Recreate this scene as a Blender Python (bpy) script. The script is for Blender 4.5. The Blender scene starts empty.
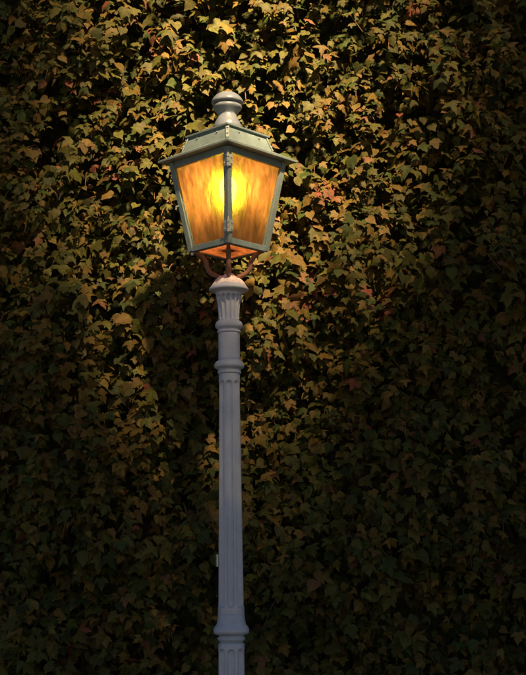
import bpy, bmesh, math, random
import numpy as np
from mathutils import Vector, Matrix, noise

R = math.radians
random.seed(7)
rng = np.random.default_rng(7)
scn = bpy.context.scene
col = scn.collection

# ------------------------------------------------------------------ camera
CAM = Vector((0.155, -5.85, 1.5)); PITCH = 10.0; FPX = 1300.0
cd = bpy.data.cameras.new('camera'); cam = bpy.data.objects.new('camera', cd); col.objects.link(cam)
cd.sensor_fit = 'VERTICAL'; cd.sensor_height = 24.0; cd.lens = 24.0 * FPX / 675.0
cd.clip_start = 0.05; cd.clip_end = 500
cam.matrix_world = Matrix.Translation(CAM) @ Matrix.Rotation(R(90 + PITCH), 4, 'X') @ Matrix.Rotation(R(-0.7), 4, 'Z')
scn.camera = cam

# ------------------------------------------------------------------ light
SUN_EL, SUN_AZ = 46.0, 20.0           # azimuth measured from straight in front of the wall, to the right
SUN = Vector((math.sin(R(SUN_AZ)) * math.cos(R(SUN_EL)), -math.cos(R(SUN_AZ)) * math.cos(R(SUN_EL)), math.sin(R(SUN_EL))))
w = bpy.data.worlds.new('World'); scn.world = w; w.use_nodes = True
wn = w.node_tree.nodes; wl = w.node_tree.links
sky = wn.new('ShaderNodeTexSky'); sky.sky_type = 'NISHITA'; sky.sun_disc = False
sky.sun_elevation = R(SUN_EL); sky.sun_rotation = math.atan2(SUN.x, SUN.y)
bg = wn['Background']; bg.inputs['Strength'].default_value = 0.0068
wl.new(sky.outputs[0], bg.inputs['Color'])
sd = bpy.data.lights.new('sun', 'SUN'); sd.energy = 5.0; sd.angle = R(4.5); sd.color = (1.0, 0.63, 0.31)
so = bpy.data.objects.new('sun', sd); col.objects.link(so)
so.rotation_euler = SUN.to_track_quat('Z', 'Y').to_euler(); so.location = (4, -10, 14)

vs = scn.view_settings
vs.view_transform = 'Standard'; vs.look = 'None'; vs.exposure = 3.05; vs.gamma = 1.0; vs.use_curve_mapping = False
scn.render.engine = 'CYCLES'
cy = scn.cycles
cy.use_denoising = True; cy.denoiser = 'OPENIMAGEDENOISE'
cy.max_bounces = 8; cy.diffuse_bounces = 3; cy.glossy_bounces = 3; cy.transmission_bounces = 6
cy.transparent_max_bounces = 16; cy.sample_clamp_indirect = 4.0
cy.caustics_reflective = False; cy.caustics_refractive = False

# ------------------------------------------------------------------ helpers
def tag(o, label=None, cat=None, group=None, kind=None):
    if label: o['label'] = label
    if cat: o['category'] = cat
    if group: o['group'] = group
    if kind: o['kind'] = kind
    return o

def empty(name, loc=(0, 0, 0)):
    o = bpy.data.objects.new(name, None); o.location = loc; o.empty_display_size = 0.1
    col.objects.link(o); return o

def obj(name, me, mat, parent=None, smooth=False):
    o = bpy.data.objects.new(name, me)
    if mat: me.materials.append(mat)
    if smooth: me.polygons.foreach_set('use_smooth', [True] * len(me.polygons))
    if smooth == 'angle': me.set_sharp_from_angle(angle=R(38))
    if parent:
        o.parent = parent
    col.objects.link(o); return o

def from_bm(bm, name):
    bmesh.ops.recalc_face_normals(bm, faces=bm.faces)
    me = bpy.data.meshes.new(name); bm.to_mesh(me); bm.free(); return me

def lathe_mesh(name, prof, seg=64, rfun=None, sharp=True):
    """prof: [(r, z)] from top to bottom; rfun(phi, r, z) may modulate the radius"""
    bm = bmesh.new(); rings = []
    for r, z in prof:
        if r < 1e-5:
            rings.append([bm.verts.new((0, 0, z))]); continue
        ring = []
        for k in range(seg):
            a = 2 * math.pi * k / seg
            rr = rfun(a, r, z) if rfun else r
            ring.append(bm.verts.new((rr * math.cos(a), rr * math.sin(a), z)))
        rings.append(ring)
    for a, b in zip(rings, rings[1:]):
        if len(a) == 1 and len(b) == 1: continue
        for k in range(seg):
            k2 = (k + 1) % seg
            if len(a) == 1: bm.faces.new((a[0], b[k], b[k2]))
            elif len(b) == 1: bm.faces.new((a[k], b[0], a[k2]))
            else: bm.faces.new((a[k], b[k], b[k2], a[k2]))
    for ring, top in ((rings[0], True), (rings[-1], False)):
        if len(ring) > 1: bm.faces.new(ring)
    return from_bm(bm, name)

def bar_bm(bm, p0, p1, hx, hy, xdir=None):
    p0, p1 = Vector(p0), Vector(p1)
    d = (p1 - p0).normalized()
    x = Vector(xdir) if xdir else (Vector((0, 0, 1)) if abs(d.z) < .9 else Vector((1, 0, 0)))
    x = (x - d * x.dot(d)).normalized(); y = d.cross(x)
    v = [bm.verts.new(p + x * sx * hx + y * sy * hy) for p in (p0, p1) for sx, sy in ((-1, -1), (1, -1), (1, 1), (-1, 1))]
    for f in ((0, 1, 2, 3), (7, 6, 5, 4), (0, 4, 5, 1), (1, 5, 6, 2), (2, 6, 7, 3), (3, 7, 4, 0)):
        bm.faces.new([v[i] for i in f])

def bevel(bm, w_, seg=2):
    bmesh.ops.recalc_face_normals(bm, faces=bm.faces)
    bmesh.ops.bevel(bm, geom=[e for e in bm.edges], offset=w_, segments=seg, affect='EDGES', profile=0.6)

def tube_bm(bm, pts, rad, seg=8):
    pts = [Vector(p) for p in pts]; rings = []
    n = len(pts); prev = None
    for i, p in enumerate(pts):
        d = (pts[min(i + 1, n - 1)] - pts[max(i - 1, 0)]).normalized()
        if prev is None:
            x = d.orthogonal().normalized()
        else:
            x = (prev - d * prev.dot(d)).normalized()
        prev = x; y = d.cross(x)
        r = rad[i] if isinstance(rad, (list, tuple)) else rad
        rings.append([bm.verts.new(p + x * r * math.cos(2 * math.pi * k / seg) + y * r * math.sin(2 * math.pi * k / seg)) for k in range(seg)])
    for a, b in zip(rings, rings[1:]):
        for k in range(seg):
            bm.faces.new((a[k], b[k], b[(k + 1) % seg], a[(k + 1) % seg]))
    bm.faces.new(rings[0][::-1]); bm.faces.new(rings[-1])

def spline(pts, n=8):
    out = []
    P = [Vector(p) for p in pts]
    for i in range(len(P) - 1):
        a, b, c, d = P[max(i - 1, 0)], P[i], P[i + 1], P[min(i + 2, len(P) - 1)]
        for k in range(n):
            t = k / n
            out.append(0.5 * ((2 * b) + (c - a) * t + (2 * a - 5 * b + 4 * c - d) * t * t + (3 * b - a - 3 * c + d) * t ** 3))
    out.append(P[-1]); return out

# ------------------------------------------------------------------ materials
def new_mat(name):
    m = bpy.data.materials.new(name); m.use_nodes = True
    return m, m.node_tree.nodes, m.node_tree.links

def ramp(n, stops):
    r = n.new('ShaderNodeValToRGB'); e = r.color_ramp.elements
    while len(e) < len(stops): e.new(0.5)
    for el, (p, c) in zip(e, stops):
        el.position = p; el.color = (*c, 1)
    return r

def noise_tex(n, l, scale, detail=4, rough=.55, coord='Object', stretch=None):
    tc = n.new('ShaderNodeTexCoord'); t = n.new('ShaderNodeTexNoise')
    t.inputs['Scale'].default_value = scale; t.inputs['Detail'].default_value = detail; t.inputs['Roughness'].default_value = rough
    if stretch:
        mp = n.new('ShaderNodeMapping'); mp.inputs['Scale'].default_value = stretch
        l.new(tc.outputs[coord], mp.inputs[0]); l.new(mp.outputs[0], t.inputs[0])
    else:
        l.new(tc.outputs[coord], t.inputs[0])
    return t

def paint_mat(name, c0, c1, rough=.42, bump=.12, metallic=0.0, speck=None):
    m, n, l = new_mat(name); b = n['Principled BSDF']
    t = noise_tex(n, l, 14, 6, .65)
    r = ramp(n, [(.35, c0), (.68, c1)]); l.new(t.outputs[0], r.inputs[0])
    src = r.outputs[0]
    if speck:
        s = noise_tex(n, l, 120, 2, .5)
        sr = n.new('ShaderNodeMapRange'); sr.inputs[1].default_value = .70; sr.inputs[2].default_value = .76
        l.new(s.outputs[0], sr.inputs[0])
        mx = n.new('ShaderNodeMix'); mx.data_type = 'RGBA'
        l.new(sr.outputs[0], mx.inputs['Factor']); l.new(src, mx.inputs['A']); mx.inputs['B'].default_value = (*speck, 1)
        src = mx.outputs['Result']
    l.new(src, b.inputs['Base Color'])
    b.inputs['Metallic'].default_value = metallic
    t2 = noise_tex(n, l, 60, 5, .6)
    mr = n.new('ShaderNodeMapRange'); mr.inputs[3].default_value = rough - .1; mr.inputs[4].default_value = rough + .15
    l.new(t2.outputs[0], mr.inputs[0]); l.new(mr.outputs[0], b.inputs['Roughness'])
    bp = n.new('ShaderNodeBump'); bp.inputs['Strength'].default_value = bump; bp.inputs['Distance'].default_value = .004
    l.new(t2.outputs[0], bp.inputs['Height']); l.new(bp.outputs[0], b.inputs['Normal'])
    return m

M = {}
M['paint'] = paint_mat('grey_paint', (.43, .51, .66), (.53, .61, .76), rough=.30, bump=.05, speck=(.72, .72, .72))
M['lantern_paint'] = paint_mat('lantern_paint', (.138, .205, .225), (.20, .285, .295), speck=(.5, .55, .5))
M['rust'] = paint_mat('rusty_iron', (.15, .075, .05), (.28, .14, .09), rough=.65, bump=.3)
M['brass'] = paint_mat('brass', (.35, .26, .12), (.5, .38, .18), rough=.35, metallic=.9)
M['crust'] = paint_mat('chalky_crust', (.68, .60, .62), (.85, .79, .80), rough=.85, bump=.6)
M['finial'] = paint_mat('finial_paint', (.115, .15, .20), (.165, .21, .265), rough=.28)
M['soot'] = paint_mat('sooty_sheet', (.015, .011, .008), (.05, .03, .02), rough=.9, bump=.2)
M['hinge_metal'] = paint_mat('worn_hinge', (.30, .37, .36), (.46, .52, .50), rough=.35)
M['label_white'] = paint_mat('label_white', (.6, .6, .62), (.75, .75, .75), rough=.5)
M['ink'] = paint_mat('label_ink', (.03, .03, .03), (.06, .06, .06), rough=.6)

def glass_mat(name, amber, haze, seed, glow=.42):
    """hammered, slightly hazed amber glass: some light goes straight through, some is scattered"""
    m, n, l = new_mat(name); n.remove(n['Principled BSDF']); out = n['Material Output']
    tc = n.new('ShaderNodeTexCoord')
    mp = n.new('ShaderNodeMapping'); mp.inputs['Location'].default_value = (seed, seed, 0); mp.inputs['Scale'].default_value = (1, 1, .38)
    l.new(tc.outputs['Object'], mp.inputs[0])
    t = n.new('ShaderNodeTexNoise'); t.inputs['Scale'].default_value = 42; t.inputs['Detail'].default_value = 3
    l.new(mp.outputs[0], t.inputs[0])
    soot = n.new('ShaderNodeTexNoise'); soot.inputs['Scale'].default_value = 9; soot.inputs['Detail'].default_value = 4
    l.new(mp.outputs[0], soot.inputs[0])
    sr = ramp(n, [(.30, (.55, .50, .42)), (.50, (1, 1, 1))]); l.new(soot.outputs[0], sr.inputs[0])
    bp = n.new('ShaderNodeBump'); bp.inputs['Strength'].default_value = .6; bp.inputs['Distance'].default_value = .01
    l.new(t.outputs[0], bp.inputs['Height'])
    tr = n.new('ShaderNodeBsdfTransparent'); tr.inputs[0].default_value = (*amber, 1)
    hz = n.new('ShaderNodeBsdfTranslucent'); l.new(bp.outputs[0], hz.inputs['Normal'])
    mul = n.new('ShaderNodeMix'); mul.data_type = 'RGBA'; mul.blend_type = 'MULTIPLY'; mul.inputs['Factor'].default_value = 1
    mul.inputs['A'].default_value = (*haze, 1); l.new(sr.outputs[0], mul.inputs['B'])
    tr2 = ramp(n, [(.34, (.70, .64, .58)), (.64, (1.3, 1.3, 1.3))]); l.new(t.outputs[0], tr2.inputs[0])
    mul2 = n.new('ShaderNodeMix'); mul2.data_type = 'RGBA'; mul2.blend_type = 'MULTIPLY'; mul2.inputs['Factor'].default_value = 1
    l.new(mul.outputs['Result'], mul2.inputs['A']); l.new(tr2.outputs[0], mul2.inputs['B'])
    l.new(mul2.outputs['Result'], hz.inputs['Color'])
    rf = n.new('ShaderNodeBsdfRefraction'); rf.inputs['Roughness'].default_value = .8; rf.inputs['IOR'].default_value = 1.34
    rf.inputs['Color'].default_value = (.17, .235, .02, 1)
    tw = n.new('ShaderNodeTexNoise'); tw.inputs['Scale'].default_value = 26; tw.inputs['Detail'].default_value = 4; l.new(mp.outputs[0], tw.inputs[0])
    bw = n.new('ShaderNodeBump'); bw.inputs['Strength'].default_value = 1.0; bw.inputs['Distance'].default_value = .04
    l.new(tw.outputs[0], bw.inputs['Height']); l.new(bw.outputs[0], rf.inputs['Normal'])
    ad = n.new('ShaderNodeMixShader'); ad.inputs[0].default_value = glow
    l.new(hz.outputs[0], ad.inputs[1]); l.new(rf.outputs[0], ad.inputs[2])
    m1 = n.new('ShaderNodeMixShader'); m1.inputs[0].default_value = .90
    l.new(tr.outputs[0], m1.inputs[1]); l.new(ad.outputs[0], m1.inputs[2])
    gl = n.new('ShaderNodeBsdfGlossy'); gl.inputs['Roughness'].default_value = .3; l.new(bp.outputs[0], gl.inputs['Normal'])
    m2 = n.new('ShaderNodeMixShader'); m2.inputs[0].default_value = .04
    l.new(m1.outputs[0], m2.inputs[1]); l.new(gl.outputs[0], m2.inputs[2]); l.new(m2.outputs[0], out.inputs[0])
    return m

M['glass'] = [glass_mat('amber_glass_%s' % s, (.95, .72, .36), (.160, .074, .050), i * 3.7) for i, s in enumerate('abcd')]
M['bottom_glass'] = glass_mat('amber_glass_bottom', (.95, .72, .36), (.26, .115, .085), 17.3, .08)
m, n, l = new_mat('lit_bulb'); n.remove(n['Principled BSDF'])
em = n.new('ShaderNodeEmission'); em.inputs[0].default_value = (1, .80, .38, 1); em.inputs[1].default_value = 66
l.new(em.outputs[0], n['Material Output'].inputs[0]); M['bulb'] = m

def leaf_mat():
    m, n, l = new_mat('ivy_leaf'); b = n['Principled BSDF']
    at = n.new('ShaderNodeAttribute'); at.attribute_name = 'leaf_colour'; at.attribute_type = 'GEOMETRY'
    t = noise_tex(n, l, 55, 3, .6)
    r = ramp(n, [(.3, (.72, .74, .7)), (.7, (1.2, 1.16, 1.1))]); l.new(t.outputs[0], r.inputs[0])
    mx = n.new('ShaderNodeMix'); mx.data_type = 'RGBA'; mx.blend_type = 'MULTIPLY'; mx.inputs['Factor'].default_value = 1
    l.new(at.outputs['Color'], mx.inputs['A']); l.new(r.outputs[0], mx.inputs['B'])
    lc = n.new('ShaderNodeAttribute'); lc.attribute_name = 'leaf_place'; lc.attribute_type = 'GEOMETRY'
    sx = n.new('ShaderNodeSeparateXYZ'); l.new(lc.outputs['Vector'], sx.inputs[0])
    def mth(op, a_, b_=None):
        q = n.new('ShaderNodeMath'); q.operation = op
        for i_, v_ in enumerate((a_, b_)):
            if v_ is None: continue
            if isinstance(v_, (int, float)): q.inputs[i_].default_value = v_
            else: l.new(v_, q.inputs[i_])
        return q.outputs[0]
    ax = mth('ABSOLUTE', sx.outputs['X'])
    side = mth('SUBTRACT', sx.outputs['Y'], mth('MULTIPLY', ax, .75))
    tri = mth('PINGPONG', mth('ADD', side, 1.0), .095)
    rib = mth('LESS_THAN', ax, .022); vein = mth('LESS_THAN', tri, .011)
    vf = mth('MINIMUM', mth('ADD', rib, mth('MULTIPLY', vein, .6)), 1.0)
    vm = n.new('ShaderNodeMix'); vm.data_type = 'RGBA'; vm.blend_type = 'MIX'
    lt = n.new('ShaderNodeMix'); lt.data_type = 'RGBA'; lt.blend_type = 'MULTIPLY'; lt.inputs['Factor'].default_value = 1
    l.new(mx.outputs['Result'], lt.inputs['A']); lt.inputs['B'].default_value = (1.55, 1.5, 1.6, 1)
    l.new(mth('MULTIPLY', vf, .75), vm.inputs['Factor']); l.new(mx.outputs['Result'], vm.inputs['A']); l.new(lt.outputs['Result'], vm.inputs['B'])
    l.new(vm.outputs['Result'], b.inputs['Base Color'])
    b.inputs['Roughness'].default_value = .62; b.inputs['Specular IOR Level'].default_value = .25
    tl = n.new('ShaderNodeBsdfTranslucent'); l.new(mx.outputs['Result'], tl.inputs['Color'])
    ms = n.new('ShaderNodeMixShader'); ms.inputs[0].default_value = .15
    l.new(b.outputs[0], ms.inputs[1]); l.new(tl.outputs[0], ms.inputs[2]); l.new(ms.outputs[0], n['Material Output'].inputs[0])
    return m
M['leaf'] = leaf_mat()
M['bark'] = paint_mat('bark', (.06, .045, .03), (.13, .10, .07), rough=.9, bump=.8)
M['twig'] = paint_mat('twig', (.08, .05, .03), (.15, .09, .05), rough=.8, bump=.3)

def simple_tex(name, c0, c1, scale, rough):
    m, n, l = new_mat(name); b = n['Principled BSDF']
    t = noise_tex(n, l, scale, 8, .65); r = ramp(n, [(.35, c0), (.7, c1)]); l.new(t.outputs[0], r.inputs[0])
    l.new(r.outputs[0], b.inputs['Base Color']); b.inputs['Roughness'].default_value = rough
    bp = n.new('ShaderNodeBump'); bp.inputs['Strength'].default_value = .5; bp.inputs['Distance'].default_value = .02
    l.new(t.outputs[0], bp.inputs['Height']); l.new(bp.outputs[0], b.inputs['Normal'])
    return m
M['ground'] = simple_tex('asphalt', (.025, .027, .030), (.05, .05, .052), 30, .9)
M['wall'] = simple_tex('old_stone', (.035, .032, .027), (.075, .068, .056), 5, .9)
M['coping'] = simple_tex('coping_stone', (.16, .15, .14), (.26, .25, .23), 7, .85)
M['tree_leaf'] = simple_tex('tree_leaf', (.035, .055, .018), (.07, .10, .03), 1.2, .6)

# ------------------------------------------------------------------ ground and wall
bm = bmesh.new(); bmesh.ops.create_grid(bm, x_segments=8, y_segments=8, size=60)
tag(obj('ground', from_bm(bm, 'ground'), M['ground']), kind='structure')

WALL_Y = 0.86; WALL_X = 3.7; WALL_H = 6.2
wall = empty('garden_wall', (0.1, WALL_Y + .15, 0))
tag(wall, 'tall dark wall almost hidden behind the climbing ivy', 'wall')
bm = bmesh.new(); bar_bm(bm, (-WALL_X, 0, WALL_H / 2), (WALL_X, 0, WALL_H / 2), WALL_H / 2, .15, (0, 0, 1))
obj('masonry', from_bm(bm, 'masonry'), M['wall'], wall)
for k in range(8):
    bm = bmesh.new(); x0 = -WALL_X + k * WALL_X / 4
    bar_bm(bm, (x0 + .004, 0, WALL_H + .035), (x0 + WALL_X / 4 - .004, 0, WALL_H + .035), .035, .20, (0, 0, 1)); bevel(bm, .01)
    obj('coping_stone', from_bm(bm, 'coping_stone'), M['coping'], wall)

# ------------------------------------------------------------------ unseen trees added behind the camera, crowns placed to leave a pool of sunlight
def tree(label, trunk_xy, crown, rad, nleaf, seed, lean=(0, 0)):
    rg = np.random.default_rng(seed); rd = random.Random(seed)
    t = empty('added_shade_tree', (*trunk_xy, 0)); tag(t, label, 'tree', 'unseen trees added to shape the sunlight')
    C = Vector(crown) - Vector((*trunk_xy, 0))
    bm = bmesh.new()
    pts = spline([(0, 0, -.1), (C.x * .1 + .08, C.y * .1, C.z * .35), (C.x * .6, C.y * .6, C.z * .75), (C.x, C.y, C.z + rad[2] * .5)], 5)
    tube_bm(bm, pts, [.24 * (1 - .85 * i / (len(pts) - 1)) * (1.5 if i == 0 else 1) for i in range(len(pts))], 10)
    for k in range(9):
        a = rd.uniform(0, 6.28); p = pts[rd.randint(7, len(pts) - 3)]
        e = C + Vector((math.cos(a) * rad[0] * .75, math.sin(a) * rad[1] * .75, rd.uniform(-.4, .7) * rad[2]))
        q = spline([p, (p + e) / 2 + Vector((0, 0, .3)), e], 4)
        tube_bm(bm, q, [.09 * (1 - .85 * i / (len(q) - 1)) for i in range(len(q))], 6)
    obj('trunk', from_bm(bm, 'trunk'), M['bark'], t, True)
    # crown: clumps of leaf faces spread through the volume
    nc = 90
    d = rg.normal(size=(nc, 3)); d /= np.linalg.norm(d, axis=1)[:, None]
    cc = d * (rg.uniform(0, 1, nc) ** .45)[:, None] * np.array(rad) * .86
    cen = cc[rg.integers(0, nc, nleaf)] + rg.normal(size=(nleaf, 3)) * np.array(rad) * .13 + np.array(C)
    v = []; f = []
    for i in range(nleaf):
        nrm = Vector(rg.normal(size=3) + (0, 0, .5)).normalized(); x = nrm.orthogonal().normalized(); y = nrm.cross(x)
        s = rg.uniform(.09, .15); c = Vector(cen[i])
        a = rg.uniform(0, 6.28); x, y = x * math.cos(a) + y * math.sin(a), y * math.cos(a) - x * math.sin(a)
        b = len(v)
        v += [c - x * s * 1.3, c - y * s * .7 + nrm * s * .2, c + x * s * 1.5, c + y * s * .7 + nrm * s * .2]
        f.append((b, b + 1, b + 2, b + 3))
    me = bpy.data.meshes.new('crown'); me.from_pydata(v, [], f)
    obj('crown', me, M['tree_leaf'], t)
    return t

def on_ray(u, z, dist):
    return Vector((u, 0.6, z)) + SUN * dist

def shade_tree(label, u, z, dist, rad, n_, seed, off=(0, 0)):  # crown set along a sun ray to block light from the ivy
    c = on_ray(u, z, dist); tree(label, (c.x + off[0], c.y + off[1]), c, rad, n_, seed)

shade_tree('unseen tall leafy tree added to shade the ivy left of the lamp', -3.42, 4.05, 15.0, (2.72, 2.6, 3.41), 16000, 3, (-.8, -.4))
shade_tree('unseen tall leafy tree added to shade the ivy right of the lamp', 3.56, 5.35, 15.0, (3.06, 2.6, 3.97), 16000, 5, (.6, -.3))
shade_tree('unseen lower rounded tree added to shade the ivy at the lower left', -2.76, -.66, 13.0, (3.27, 2.4, 2.88), 27000, 8, (.7, -.9))
shade_tree('unseen lower spreading tree added to shade the ivy at the lower right', 1.17, -1.31, 12.0, (4.01, 2.4, 3.69), 27000, 12, (.3, -.6))

# ------------------------------------------------------------------ pixel rows of the photograph on the lamp's own axis -> heights
def zp(y):
    return CAM.z - CAM.y * math.tan(R(PITCH) + math.atan((337.5 - y) / FPX))
def rp(px, y):
    z = zp(y); return px * (-CAM.y * math.cos(R(PITCH)) + (z - CAM.z) * math.sin(R(PITCH))) / FPX
def prof(rows):
    return [(rp(px, y), zp(y)) for px, y in rows]

lamp = empty('street_lamp')
tag(lamp, 'lit four-sided lantern with amber glass on a fluted grey iron post', 'street lamp')

def flute(n_, depth, z0, z1, rz, phase=0.0, share=.80):
    """concave channels between narrow fillets, ending in arches at z0 (bottom) and z1 (top)"""
    def f(a, r, z):
        pitch = 2 * math.pi / n_
        d = ((a + phase + pitch / 2) % pitch) - pitch / 2         # angle from the channel's middle
        half = pitch * share / 2; x = d / half
        hw = 1.0                                                   # arched ends
        for e in (z1 - z, z - z0):
            q = e / (half * r * 1.1 + 1e-9)
            if q <= 0: return r
            if q < 1: hw = min(hw, math.sqrt(1 - (1 - q) ** 2))
        if abs(x) >= hw: return r
        return r - depth * r * max(0.0, 1 - (x / hw) ** 2) ** .5
    return f

PH = -math.pi / 2      # a channel faces the camera
def dense(z0, z1, endlen, n_end, n_mid):
    zs = [z1 - endlen * k / n_end for k in range(n_end)]
    zs += [z1 - endlen - (z1 - z0 - 2 * endlen) * k / n_mid for k in range(n_mid)]
    zs += [z0 + endlen - endlen * k / n_end for k in range(n_end + 1)]
    return zs

# base and lower shaft (below the frame down to the ground)
zL = zp(643); rL = rp(13.3, 643)
def lower_r(z): return rL + (zL - z) * .012
zs = dense(.46, zL - .022, .05, 10, 14)
pl = [(rL * .86, zL + .004), (rL * .97, zL), (rL, zL - .008)] + [(lower_r(z), z) for z in zs if z < zL - .01] + [(lower_r(.44), .44)]
obj('lower_shaft', lathe_mesh('lower_shaft', pl, 256, flute(8, .24, .47, zL - .024, 0, PH)), M['paint'], lamp, 'angle')
pb = [(.066, .46), (.085, .452), (.098, .435), (.098, .42), (.085, .40), (.088, .37), (.115, .33), (.125, .30), (.125, .14), (.135, .12), (.15, .10), (.15, .07), (.175, .05), (.18, .03), (.18, -.03)]
obj('base', lathe_mesh('base', pb, 64), M['paint'], lamp, True)

# joint ring
pj = prof([(12.9, 612), (13.4, 616), (13.9, 620), (14.6, 623.5), (16.6, 626.2), (17.8, 628.6), (18.0, 631), (17.3, 633.2), (15.0, 634.4), (12.4, 635.0), (12.3, 636.0), (13.6, 636.8), (13.9, 638.2), (13.4, 640.0), (11.6, 641.0), (11.2, 644.5)])
obj('joint_ring', lathe_mesh('joint_ring', pj, 80), M['paint'], lamp, True)

# main shaft
z0, z1 = zp(613.5), zp(372)
r0, r1 = rp(13.3, 613), rp(10.6, 380)
fz1, fz0 = zp(381), zp(607)
zs = [z1, z1 - .012, fz1 + .004] + dense(fz0, fz1, .045, 12, 26) + [fz0 - .006, z0]
ps = [(r1 + (r0 - r1) * ((z1 - z) / (z1 - z0)) ** 1.15, z) for z in zs]
obj('shaft', lathe_mesh('shaft', ps, 256, flute(8, .27, fz0, fz1, 0, PH)), M['paint'], lamp, 'angle')
# collar and neck
pc = prof([(10.9, 359.5), (11.6, 360.5), (13.2, 361.5), (14.6, 363.2), (15.1, 365.3), (14.6, 367.3), (12.8, 368.6), (11.2, 369.2), (11.2, 370.4), (11.9, 371.2), (11.7, 373), (10.5, 374)])
obj('collar', lathe_mesh('collar', pc, 72), M['paint'], lamp, True)
pn = prof([(10.4, 332), (10.8, 335), (10.7, 346), (10.8, 357), (10.9, 360.5)])
obj('neck', lathe_mesh('neck', pn, 64), M['paint'], lamp, True)
pr = prof([(10.3, 320.5), (12.0, 321.4), (13.4, 323.0), (13.9, 325.2), (13.4, 327.4), (11.8, 328.8), (10.9, 329.2), (11.0, 330.2), (11.9, 331.0), (11.9, 332.2), (10.6, 333.2)])
obj('neck_ring', lathe_mesh('neck_ring', pr, 72), M['paint'], lamp, True)
# fluted bell
zb1, zb0 = zp(291), zp(321)
zs = [zb1 - (zb1 - zb0) * k / 40 for k in range(41)]
def bell_r(z):
    t = (zb1 - z) / (zb1 - zb0)
    return rp(10.2, 310) + rp(3.6, 300) * max(0, 1 - t) ** 2.2
pbell = [(bell_r(z), z) for z in zs]
obj('bell_capital', lathe_mesh('bell_capital', pbell, 280, flute(14, .22, zp(319.5), zp(295.5), 0, PH, .86)), M['paint'], lamp, 'angle')
# domed cap with a chalky crust
dome_rows = [(0, 276.5), (4, 276.8), (8.5, 278.3), (13, 281.3), (16.5, 284.6), (18.8, 287.2), (19.8, 289.0), (19.7, 290.2), (18.6, 291.0), (16.0, 291.2), (14.0, 292.5), (12.0, 293.5)]
dome = obj('dome_cap', lathe_mesh('dome_cap', prof(dome_rows), 64), M['paint'], lamp, True)
def crust_mesh():
    bm = bmesh.new(); rings = []
    rows = prof([(0, 273.9), (2.5, 273.9), (4.5, 274.4), (6.5, 276), (8.5, 277.2), (11, 278.6), (13.2, 280.6), (15.6, 283), (17.4, 285.2), (18.2, 286.8)])
    for j, (r, z) in enumerate(rows):
        ring = []
        for k in range(48):
            a = 6.28318 * k / 48
            p = Vector((r * math.cos(a), r * math.sin(a), z))
            nz = noise.noise(p * 55) * .010 + noise.noise(p * 140) * .005
            if j == len(rows) - 1: nz = -.012
            elif j == len(rows) - 2: nz = nz - .003
            ring.append(bm.verts.new((p.x * (1 + nz * 3), p.y * (1 + nz * 3), z + nz)))
        rings.append(ring)
    for a, b in zip(rings, rings[1:]):
        for k in range(48): bm.faces.new((a[k], b[k], b[(k + 1) % 48], a[(k + 1) % 48]))
    bmesh.ops.remove_doubles(bm, verts=bm.verts, dist=.0004)
    return from_bm(bm, 'crust')
obj('chalky_crust', crust_mesh(), M['crust'], dome, True)

# ---- lantern, built square to its own sides and turned so one corner faces the camera
ROT = Matrix.Rotation(R(45) + math.atan2(CAM.x, -CAM.y), 4, 'Z')
S2 = math.sqrt(2)
def lpart(name, bm_or_me, mat, parent=lamp, smooth=False):
    me = from_bm(bm_or_me, name) if isinstance(bm_or_me, bmesh.types.BMesh) else bm_or_me
    me.transform(ROT)
    return obj(name, me, mat, parent, smooth)

zB, zT = zp(252), zp(161.5) - .016
hB, hT = rp(40, 252) / S2, rp(58.5, 165) / S2           # half sides at the bottom and under the eaves
def hs(z): return hB + (hT - hB) * (z - zB) / (zT - zB)
# rails + posts
bm = bmesh.new(); a = hB - .013
for s in (-1, 1):
    bar_bm(bm, (-a, s * a, zB + .014), (a, s * a, zB + .014), .014, .013, (0, 0, 1))
    bar_bm(bm, (s * a, -a + .0131, zB + .0141), (s * a, a - .0131, zB + .0141), .0139, .0129, (0, 0, 1))
bevel(bm, .002, 1)
frame = lpart('lantern_frame', bm, M['lantern_paint'])
for sx in (-1, 1):
    for sy in (-1, 1):
        bm = bmesh.new()
        a0, a1 = hB - .0125, hT - .0125
        bar_bm(bm, (sx * a0, sy * a0, zB + .004), (sx * a1, sy * a1, zT + .01), .0135, .0135, (1, 0, 0)); bevel(bm, .0025, 2)
        lpart('corner_post', bm, M['lantern_paint'], frame)
for k in range(4):
    bm = bmesh.new(); a = hT - .016
    bar_bm(bm, (-a + .012, -a, zT), (a - .012, -a, zT), .018, .011, (0, 0, 1)); bevel(bm, .002, 1)
    bm.transform(Matrix.Rotation(k * math.pi / 2, 4, 'Z'))
    lpart('top_rail', bm, M['lantern_paint'], frame)
# panes
for k in range(4):
    bm = bmesh.new(); ins = .016
    zb, zt = zB + .020, zT - .008
    vs_ = []
    for y_off in (0, .003):
        for zz, sx in ((zb, -1), (zb, 1), (zt, 1), (zt, -1)):
            h = hs(zz); vs_.append(bm.verts.new((sx * (h - .015), -(h - ins) + y_off, zz)))
    for f in ((0, 1, 2, 3), (7, 6, 5, 4), (0, 4, 5, 1), (1, 5, 6, 2), (2, 6, 7, 3), (3, 7, 4, 0)):
        bm.faces.new([vs_[i] for i in f])
    bm.transform(Matrix.Rotation(k * math.pi / 2, 4, 'Z'))
    lpart('glass_pane', bm, M['glass'][k], frame)
# glazing beads: thin inner strips that hold the panes
for k in range(4):
    for sx in (-1, 1):
        bm = bmesh.new()
        p0 = (sx * (hB - .026), -(hB - .0115), zB + .026); p1 = (sx * (hT - .026), -(hT - .0115), zT - .01)
        bar_bm(bm, p0, p1, .0035, .003, (1, 0, 0)); bm.transform(Matrix.Rotation(k * math.pi / 2, 4, 'Z'))
        lpart('glazing_bead', bm, M['lantern_paint'], frame)
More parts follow.
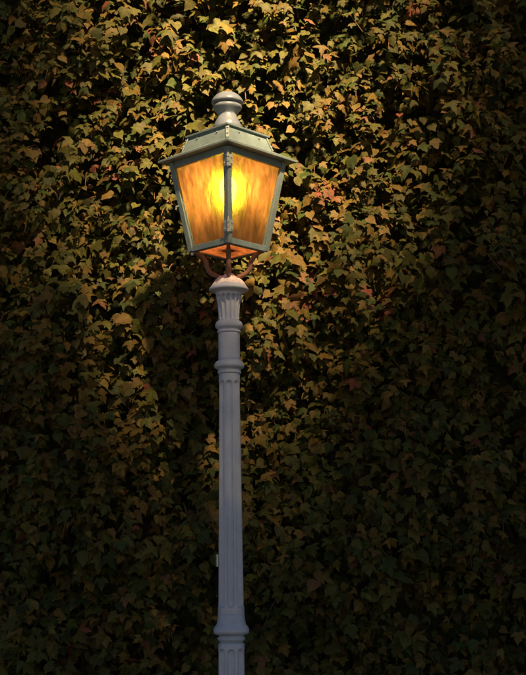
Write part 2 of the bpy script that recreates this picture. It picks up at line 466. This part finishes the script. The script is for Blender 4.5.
# bottom pane and its tray
bm = bmesh.new(); a = hB - .024
bar_bm(bm, (-a, 0, zB + .008), (a, 0, zB + .008), a, .0015, (0, 1, 0))
lpart('bottom_pane', bm, M['bottom_glass'], frame)
# hinges on the corner that faces the camera and a latch on the side corner
def corner(sx, sy, z, out=0.0):
    h = hs(z) + out; return Vector((sx * h, sy * h, z))
for zz in (3.297, 3.010):
    bm = bmesh.new(); c = corner(-1, -1, zz, .003)
    ax = (corner(-1, -1, zz + .1) - corner(-1, -1, zz)).normalized()
    for q in range(3):
        tube_bm(bm, [c + ax * (-.030 + q * .021), c + ax * (-.012 + q * .021)], .0075, 10)
    tube_bm(bm, [c + ax * -.036, c + ax * .040], .0035, 8)
    h = lpart('hinge', bm, M['hinge_metal'], frame)
    for side in (0, 1):
        bm = bmesh.new()
        dv = Vector((1, 0, 0)) if side else Vector((0, 1, 0)); nv = Vector((0, -1, 0)) if side else Vector((-1, 0, 0))
        cc = c + dv * .017 + nv * (.0002)
        bar_bm(bm, cc - ax * .026, cc + ax * .026, .011, .003, dv)
        for s in (-.014, .014):
            tube_bm(bm, [cc + ax * s + dv * .003, cc + ax * s + dv * .003 + nv * .006], .0048, 8)
        lpart('hinge_leaf', bm, M['hinge_metal'], h)
bm = bmesh.new(); c = corner(-1, 1, zp(206), -.002)
tube_bm(bm, [c, c + Vector((-.012, .004, 0)), c + Vector((-.014, .005, -.018))], .005, 8)
lpart('latch', bm, M['lantern_paint'], frame)
bm = bmesh.new(); bmesh.ops.create_uvsphere(bm, u_segments=10, v_segments=8, radius=.0085)
bm.transform(Matrix.Translation(corner(-1, 1, zB - .006, -.012)))
lpart('drop_knob', bm, M['label_white'], frame, True)

# roof: eaves, sloped skirt, upright band, top plate
def sq_ring(bm, h, z): return [bm.verts.new((sx * h, sy * h, z)) for sx, sy in ((-1, -1), (1, -1), (1, 1), (-1, 1))]
def sq_loft(rows):
    bm = bmesh.new(); rings = [sq_ring(bm, h, z) for h, z in rows]
    for a, b in zip(rings, rings[1:]):
        for k in range(4): bm.faces.new((a[k], a[(k + 1) % 4], b[(k + 1) % 4], b[k]))
    bm.faces.new(rings[0]); bm.faces.new(rings[-1]); return bm
zE = zp(161.5); hE = rp(69.8, 161.5) / S2
zF, hF = zp(151), rp(45, 151) / S2
zG, hG = zp(136.5), rp(41, 136.5) / S2
bm = sq_loft([(hT - .004, zT + .012), (hE - .004, zE - .006), (hE, zE - .004), (hE, zE + .004), (hF + .004, zF - .004)])
roof = lpart('roof', bm, M['lantern_paint'])
bm = bmesh.new(); a = hT - .030
bar_bm(bm, (-a, 0, zT + .006), (a, 0, zT + .006), a, .003, (0, 1, 0))
lpart('ceiling_plate', bm, M['soot'], roof)
bm = sq_loft([(hF + .001, zF - .008), (hF, zF), (hG - .008, zG - .004), (hG - .03, zG - .001)])
lpart('roof_band', bm, M['lantern_paint'], roof)
bm = sq_loft([(hG - .02, zG - .006), (hG + .004, zG - .004), (hG + .005, zG + .003), (hG * .5, zG + .035), (hG * .3, zG + .042)])
lpart('top_plate', bm, M['lantern_paint'], roof)
for k in range(4):      # a strap with two rivets at every band corner
    bm = bmesh.new(); p0 = Vector((-hF - .001, -hF - .001, zF - .002)); p1 = Vector((-hG + .007, -hG + .007, zG - .006))
    d = p1 - p0
    bar_bm(bm, p0, p1, .0075, .003, (1, -1, 0))
    for t in (.35, .8):
        q = p0 + d * t + Vector((-.002, -.002, 0)); tube_bm(bm, [q, q + Vector((-.004, -.004, .002))], .0045, 8)
    bm.transform(Matrix.Rotation(k * math.pi / 2, 4, 'Z')); lpart('corner_strap', bm, M['lantern_paint'], roof)
    for s in (-.45, .5):
        bm = bmesh.new(); hm = (hF + hG - .008) / 2
        bmesh.ops.create_uvsphere(bm, u_segments=8, v_segments=6, radius=.0042)
        bm.transform(Matrix.Rotation(k * math.pi / 2, 4, 'Z') @ Matrix.Translation((s * hm, -hm, (zF + zG) / 2 + .01)))
        lpart('rivet', bm, M['lantern_paint'], roof, True)
# finial
fin = [(0, 3.712), (.022, 3.711), (.040, 3.705), (.056, 3.694), (.068, 3.680), (.0745, 3.668), (.0755, 3.661), (.073, 3.656), (.064, 3.655), (.058, 3.652), (.058, 3.648), (.066, 3.645), (.069, 3.638), (.066, 3.630), (.059, 3.623), (.052, 3.614), (.046, 3.607), (.0425, 3.602), (.043, 3.597), (.047, 3.586), (.053, 3.573), (.060, 3.560), (.067, 3.545), (.068, 3.515)]
dz = zp(93) + .004 - 3.712
lpart('finial', lathe_mesh('finial', [(r, z + dz) for r, z in fin], 64), M['finial'], roof, True)
# bulb in its holder
zc = zp(190)
bulb = lpart('bulb', lathe_mesh('bulb', [(0, zc + .075), (.02, zc + .068), (.036, zc + .045), (.042, zc + .015), (.038, zc - .02), (.026, zc - .055), (.016, zc - .08), (.014, zc - .09)], 16), M['bulb'], lamp, True)
lpart('bulb_holder', lathe_mesh('bulb_holder', [(.017, zc - .085), (.020, zc - .095), (.020, zc - .15), (.030, zc - .155), (.030, zc - .165), (.010, zc - .17), (.010, zB + .011)], 24), M['brass'], bulb, True)
# scrolled arms between the lantern's corners and the post
for k in range(4):
    a = math.pi / 4 + k * math.pi / 2
    rows = [(.155, zB + .004), (.128, zB - .012), (.104, zB - .045), (.098, zB - .075), (.082, zB - .098), (.054, zB - .112), (.026, zB - .118), (.0, zp(278))]
    pts = spline([(r * math.cos(a), r * math.sin(a), z) for r, z in rows], 6)
    bm = bmesh.new(); nn = len(pts)
    tube_bm(bm, pts, [.0085 + .003 * math.sin(3.1416 * i / (nn - 1)) for i in range(nn)], 10)
    lpart('scroll_arm', bm, M['rust'], lamp, True)
bm = bmesh.new(); tube_bm(bm, [(0, 0, zp(277)), (0, 0, zB - .06), (0, 0, zB - .03), (0, 0, zB + .012)], [.017, .012, .010, .014], 12)
lpart('stem_rod', bm, M['rust'], lamp, True)
# small printed label stuck on the shaft's edge
zt = zp(560); rr = r1 + (r0 - r1) * ((z1 - zt) / (z1 - z0)) ** 1.15 + .002
ph = math.pi + .22
bm = bmesh.new(); rad_ = Vector((math.cos(ph), math.sin(ph), 0)); tan_ = Vector((-rad_.y, rad_.x, 0))
c = rad_ * (rr + .0035)
bar_bm(bm, c + Vector((0, 0, zt - .026)), c + Vector((0, 0, zt + .026)), .013, .004, tan_); bevel(bm, .001, 1)
lab = obj('label_plate', from_bm(bm, 'label_plate'), M['label_white'], lamp)
for q in (-.016, -.007, .004, .014):
    bm = bmesh.new(); bar_bm(bm, c + rad_ * .0042 + tan_ * -.010 + Vector((0, 0, zt + q)), c + rad_ * .0042 + tan_ * .010 + Vector((0, 0, zt + q)), .0016, .0006, (0, 0, 1))
    obj('label_line', from_bm(bm, 'label_line'), M['ink'], lab)

# ------------------------------------------------------------------ ivy
def leaf_template(kind):
    """half outline of a three-lobed leaf, base at the origin, tip along +y"""
    if kind == 0:
        o = [(.15, -.05), (.33, .0), (.45, .17), (.66, .46), (.43, .42), (.24, .46), (.27, .64), (.12, .80)]
    elif kind == 1:
        o = [(.17, -.07), (.38, .0), (.49, .20), (.60, .52), (.42, .49), (.28, .50), (.26, .68), (.12, .84)]
    elif kind == 2:
        o = [(.13, -.02), (.30, .03), (.46, .12), (.76, .36), (.44, .34), (.19, .40), (.22, .60), (.10, .80)]
    else:
        o = [(.17, -.06), (.35, .03), (.42, .18), (.41, .34), (.37, .46), (.31, .58), (.24, .70), (.13, .84)]
    tip = (0, 1.04); mid = [(0, .05), (0, .30), (0, .55)]
    V = mid + [tip]; nb = len(V)
    V = V + o + [(-x, y) for x, y in o]
    F = []
    for s in (0, 1):
        q = [nb + s * 8 + i for i in range(8)]
        tris = [(0, q[0], q[1]), (0, q[1], q[2]), (0, q[2], 1), (1, q[2], q[3]), (1, q[3], q[4]), (1, q[4], q[5]), (1, q[5], 2), (2, q[5], q[6]), (2, q[6], q[7]), (2, q[7], 3)]
        F += [t if s == 0 else t[::-1] for t in tris]
    return np.array(V, float), F

TPL = []
for kd in range(4):
    for var in range(4):
        V, F = leaf_template(kd); rv = np.random.default_rng(kd * 10 + var)
        V = V + rv.normal(size=V.shape) * np.array([.022, .022]) * (np.abs(V[:, :1]) > .01)
        x, y = V[:, 0], V[:, 1]
        fold = [.20, -.15, .35, .05][var]; curl = [.28, .16, .42, .05][var]
        z = -fold * np.abs(x) - curl * np.clip(y - .15, 0, None) ** 2 + .05 * np.sin(y * 7 + var) * np.abs(x) * 2 + rv.normal(size=len(x)) * .022
        TPL.append((np.column_stack([x, y - .1, z]), F))

def surf(u, z):
    """how far the ivy's skin stands out from the wall"""
    p = Vector((u * 1.5, z * 1.5, 3.1)); q = Vector((u * 4.1, z * 3.6, 9.7))
    return .21 + .17 * noise.noise(p) + .12 * noise.noise(q)

XL, XR, ZT = -3.1, 3.3, 5.95
leaves = []            # (pos, n, tip, size, template, colour)
def pick_colour(u, z, rd, inner=False):
    k = noise.noise(Vector((u * 1.1, z * 1.1, 21)))
    r_ = rd.random()
    redness = .012 + .07 * max(0, noise.noise(Vector((u * 2.3, z * 2.3, 40))))
    for (cu, cz, cr) in RED:
        if (u - cu) ** 2 + (z - cz) ** 2 < cr * cr: redness = max(redness, .35)
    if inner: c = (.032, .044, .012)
    elif r_ < redness: c = (.15, .055, .032) if rd.random() < .4 else (.135, .07, .032)
    elif r_ < redness + .34 + .25 * k: c = (.110, .081, .019)
    elif r_ < .82: c = (.066, .071, .015)
    else: c = (.033, .052, .012)
    f = rd.uniform(.65, 1.3); g = rd.uniform(.92, 1.08)
    return (c[0] * f, c[1] * f * g, c[2] * f)

def wall_uv(px, py, y=.55):
    th = R(PITCH) + math.atan((337.5 - py) / FPX)
    d = y - CAM.y
    return CAM.x + (px - 263) * (d * math.cos(R(PITCH)) + d * math.tan(th) * math.sin(R(PITCH))) / FPX, CAM.z + d * math.tan(th)
RED = [(*wall_uv(305, 290), .13), (*wall_uv(330, 190), .10), (*wall_uv(215, 160), .1), (*wall_uv(105, 180), .10), (*wall_uv(380, 300), .09), (*wall_uv(160, 40), .09)]

rd = random.Random(11)
# inner layer close to the wall
for i in range(17500):
    u, z = rd.uniform(XL, XR), rd.uniform(.05, ZT)
    y = WALL_Y - rd.uniform(.02, .10)
    nrm = Vector((rd.gauss(0, .45), -1, .35 + rd.gauss(0, .35))).normalized()
    tip = Vector((rd.gauss(0, .6), -.2, -1))
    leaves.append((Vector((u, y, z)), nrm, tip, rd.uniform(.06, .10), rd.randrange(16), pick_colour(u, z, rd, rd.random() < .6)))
# leafy shoots: each is a hanging spray of overlapping leaves
STEP = .102; shoots = []
nu, nz = int((XR - XL) / STEP), int(ZT / STEP)
for i in range(nu):
    for j in range(nz):
        u = XL + (i + rd.random()) * STEP; z = .06 + (j + rd.random()) * STEP
        s = surf(u, z)
        dens = .86 + 1.15 * noise.noise(Vector((u * 2.6, z * 2.6, 55)))
        if rd.random() > dens + .25: continue
        L = rd.uniform(.09, .22); out = s + rd.uniform(-.05, .09)
        base = Vector((u, WALL_Y - max(.05, out), z))
        drift = rd.gauss(0, .35); nl = int(7 + L * 54 * rd.uniform(.7, 1.2))
        sz = rd.uniform(.038, .070)
        shoots.append((base, drift, L))
        for q in range(nl):
            t = (q + rd.random()) / nl
            side = rd.gauss(0, .45)
            p = base + Vector((drift * L * t + side * .10, -.05 * math.sin(t * 2.2) - .055 * (1 - abs(side)) + rd.gauss(0, .022), .03 - L * t * .8 + rd.gauss(0, .03)))
            if p.z < .03: continue
            p.y = min(p.y, WALL_Y - .03)
            nrm = Vector((side * .7 + rd.gauss(0, .45), -1.0, .7 + rd.gauss(0, .55))).normalized()
            tip = Vector((side * 1.3 + drift + rd.gauss(0, .6), -.45, -1 + rd.gauss(0, .45)))
            leaves.append((p, nrm, tip, sz * rd.uniform(.7, 1.25), rd.randrange(16), pick_colour(p.x, p.z, rd)))

# keep leaves off the lamp
leaves = [q for q in leaves if q[0].y > .33]

def leaf_basis(nrm, tip):
    t = (tip - nrm * tip.dot(nrm)).normalized(); x = t.cross(nrm)
    return x, t

# which 300 leaves show largest: coarse depth buffer of sample points
NL = len(leaves)
W_, H_ = 263, 338
cp, sp_ = math.cos(R(PITCH)), math.sin(R(PITCH))
def project(P):
    d = P - np.array(CAM)
    depth = d[:, 1] * cp + d[:, 2] * sp_; up = -d[:, 1] * sp_ + d[:, 2] * cp
    return 263 + d[:, 0] / depth * FPX, 337.5 - up / depth * FPX, depth
zbuf = np.full((H_, W_), 1e9); idb = np.full((H_, W_), -1, int)
smp = np.array([(a * .15, .05 + b * .15) for a in range(-3, 4) for b in range(0, 7) if abs(a * .15) < .5 - .07 * b])
allp = []; 
for i, (p, nrm, tip, s, k, c) in enumerate(leaves):
    x, t = leaf_basis(nrm, tip)
    allp.append(np.array(p) + s * 1.0 * (smp[:, :1] * np.array(x) + (smp[:, 1:] - .1) * np.array(t)))
P = np.concatenate(allp); ids = np.repeat(np.arange(NL), len(smp))
px, py, dp = project(P)
ok = (px >= 0) & (px < 526) & (py >= 0) & (py < 675) & ~((np.abs(px - 230) < 22) & (py > 270)) & ~((np.abs(px - 228) < 72) & (py > 90) & (py < 270))
px, py, dp, ids = (px[ok] / 2).astype(int), (py[ok] / 2).astype(int), dp[ok], ids[ok]
order = np.argsort(-dp)
idb[np.clip(py[order], 0, H_ - 1), np.clip(px[order], 0, W_ - 1)] = ids[order]
cnt = np.bincount(idb[idb >= 0], minlength=NL)
chosen = set(np.argsort(-cnt)[:300].tolist())

ivy = empty('ivy', (0, WALL_Y, 0))
tag(ivy, 'dense climbing ivy with lobed green and golden leaves covering the wall behind the lamp', 'ivy')
def leaf_mesh(name, items, origin=None):
    vs_, fs, cs = [], [], []; base = 0
    for (p, nrm, tip, s, k, c) in items:
        x, t = leaf_basis(nrm, tip); V, F = TPL[k]
        B = np.array([x, t, nrm]) * s
        vv = V @ B + np.array(p) - (np.array(origin) if origin is not None else 0)
        vs_.append(vv); fs.append(np.array(F) + base); base += len(V)
        cs.append(np.tile((*c, 1.0), (len(V), 1)))
    V = np.concatenate(vs_); F = np.concatenate(fs); Cc = np.concatenate(cs)
    me = bpy.data.meshes.new(name)
    me.vertices.add(len(V)); me.vertices.foreach_set('co', V.astype(np.float32).ravel())
    me.loops.add(F.size); me.loops.foreach_set('vertex_index', F.astype(np.int32).ravel())
    me.polygons.add(len(F)); me.polygons.foreach_set('loop_start', np.arange(0, F.size, 3, dtype=np.int32))
    me.update(calc_edges=True); me.validate()
    lp = me.attributes.new('leaf_place', 'FLOAT_VECTOR', 'POINT'); lp.data.foreach_set('vector', np.concatenate([TPL[q_[4]][0] for q_ in items]).astype(np.float32).ravel())
    at = me.attributes.new('leaf_colour', 'FLOAT_COLOR', 'POINT'); at.data.foreach_set('color', Cc.astype(np.float32).ravel())
    return me
O = np.array((0, WALL_Y, 0))
rest = [q for i, q in enumerate(leaves) if i not in chosen]
tag(obj('foliage', leaf_mesh('foliage', rest, O), M['leaf'], ivy, True), kind='stuff')
for i in sorted(chosen):
    q = leaves[i]
    o = obj('leaf', leaf_mesh('leaf', [q], q[0]), M['leaf'], ivy, True); o.location = q[0] - Vector(O)
# stems climbing the wall, and twigs carrying the sprays
for k in range(12):
    u = XL + .3 + k * .52 + rd.uniform(-.1, .1); pts = []
    z = -.03
    while z < ZT - .1:
        pts.append((u + .18 * noise.noise(Vector((k * 7.1, z * 1.2, 0))), -.022, z)); z += .35
    pts = spline(pts, 3); nn = len(pts)
    bm = bmesh.new(); tube_bm(bm, pts, [.018 * (1 - .7 * i / nn) for i in range(nn)], 6)
    obj('stem', from_bm(bm, 'stem'), M['twig'], ivy, True)
bm = bmesh.new()
for base, drift, L in shoots:
    b = base - Vector(O); e = b + Vector((drift * L, -.06, -L * .75)); m_ = b + Vector((drift * L * .4, -.045, -L * .2))
    tube_bm(bm, [(b.x - drift * .05, -.015, b.z + .02), b, m_, e], [.004, .0035, .003, .002], 4)
tag(obj('twigs', from_bm(bm, 'twigs'), M['twig'], ivy), kind='stuff')
print('leaves', NL, 'shoots', len(shoots))
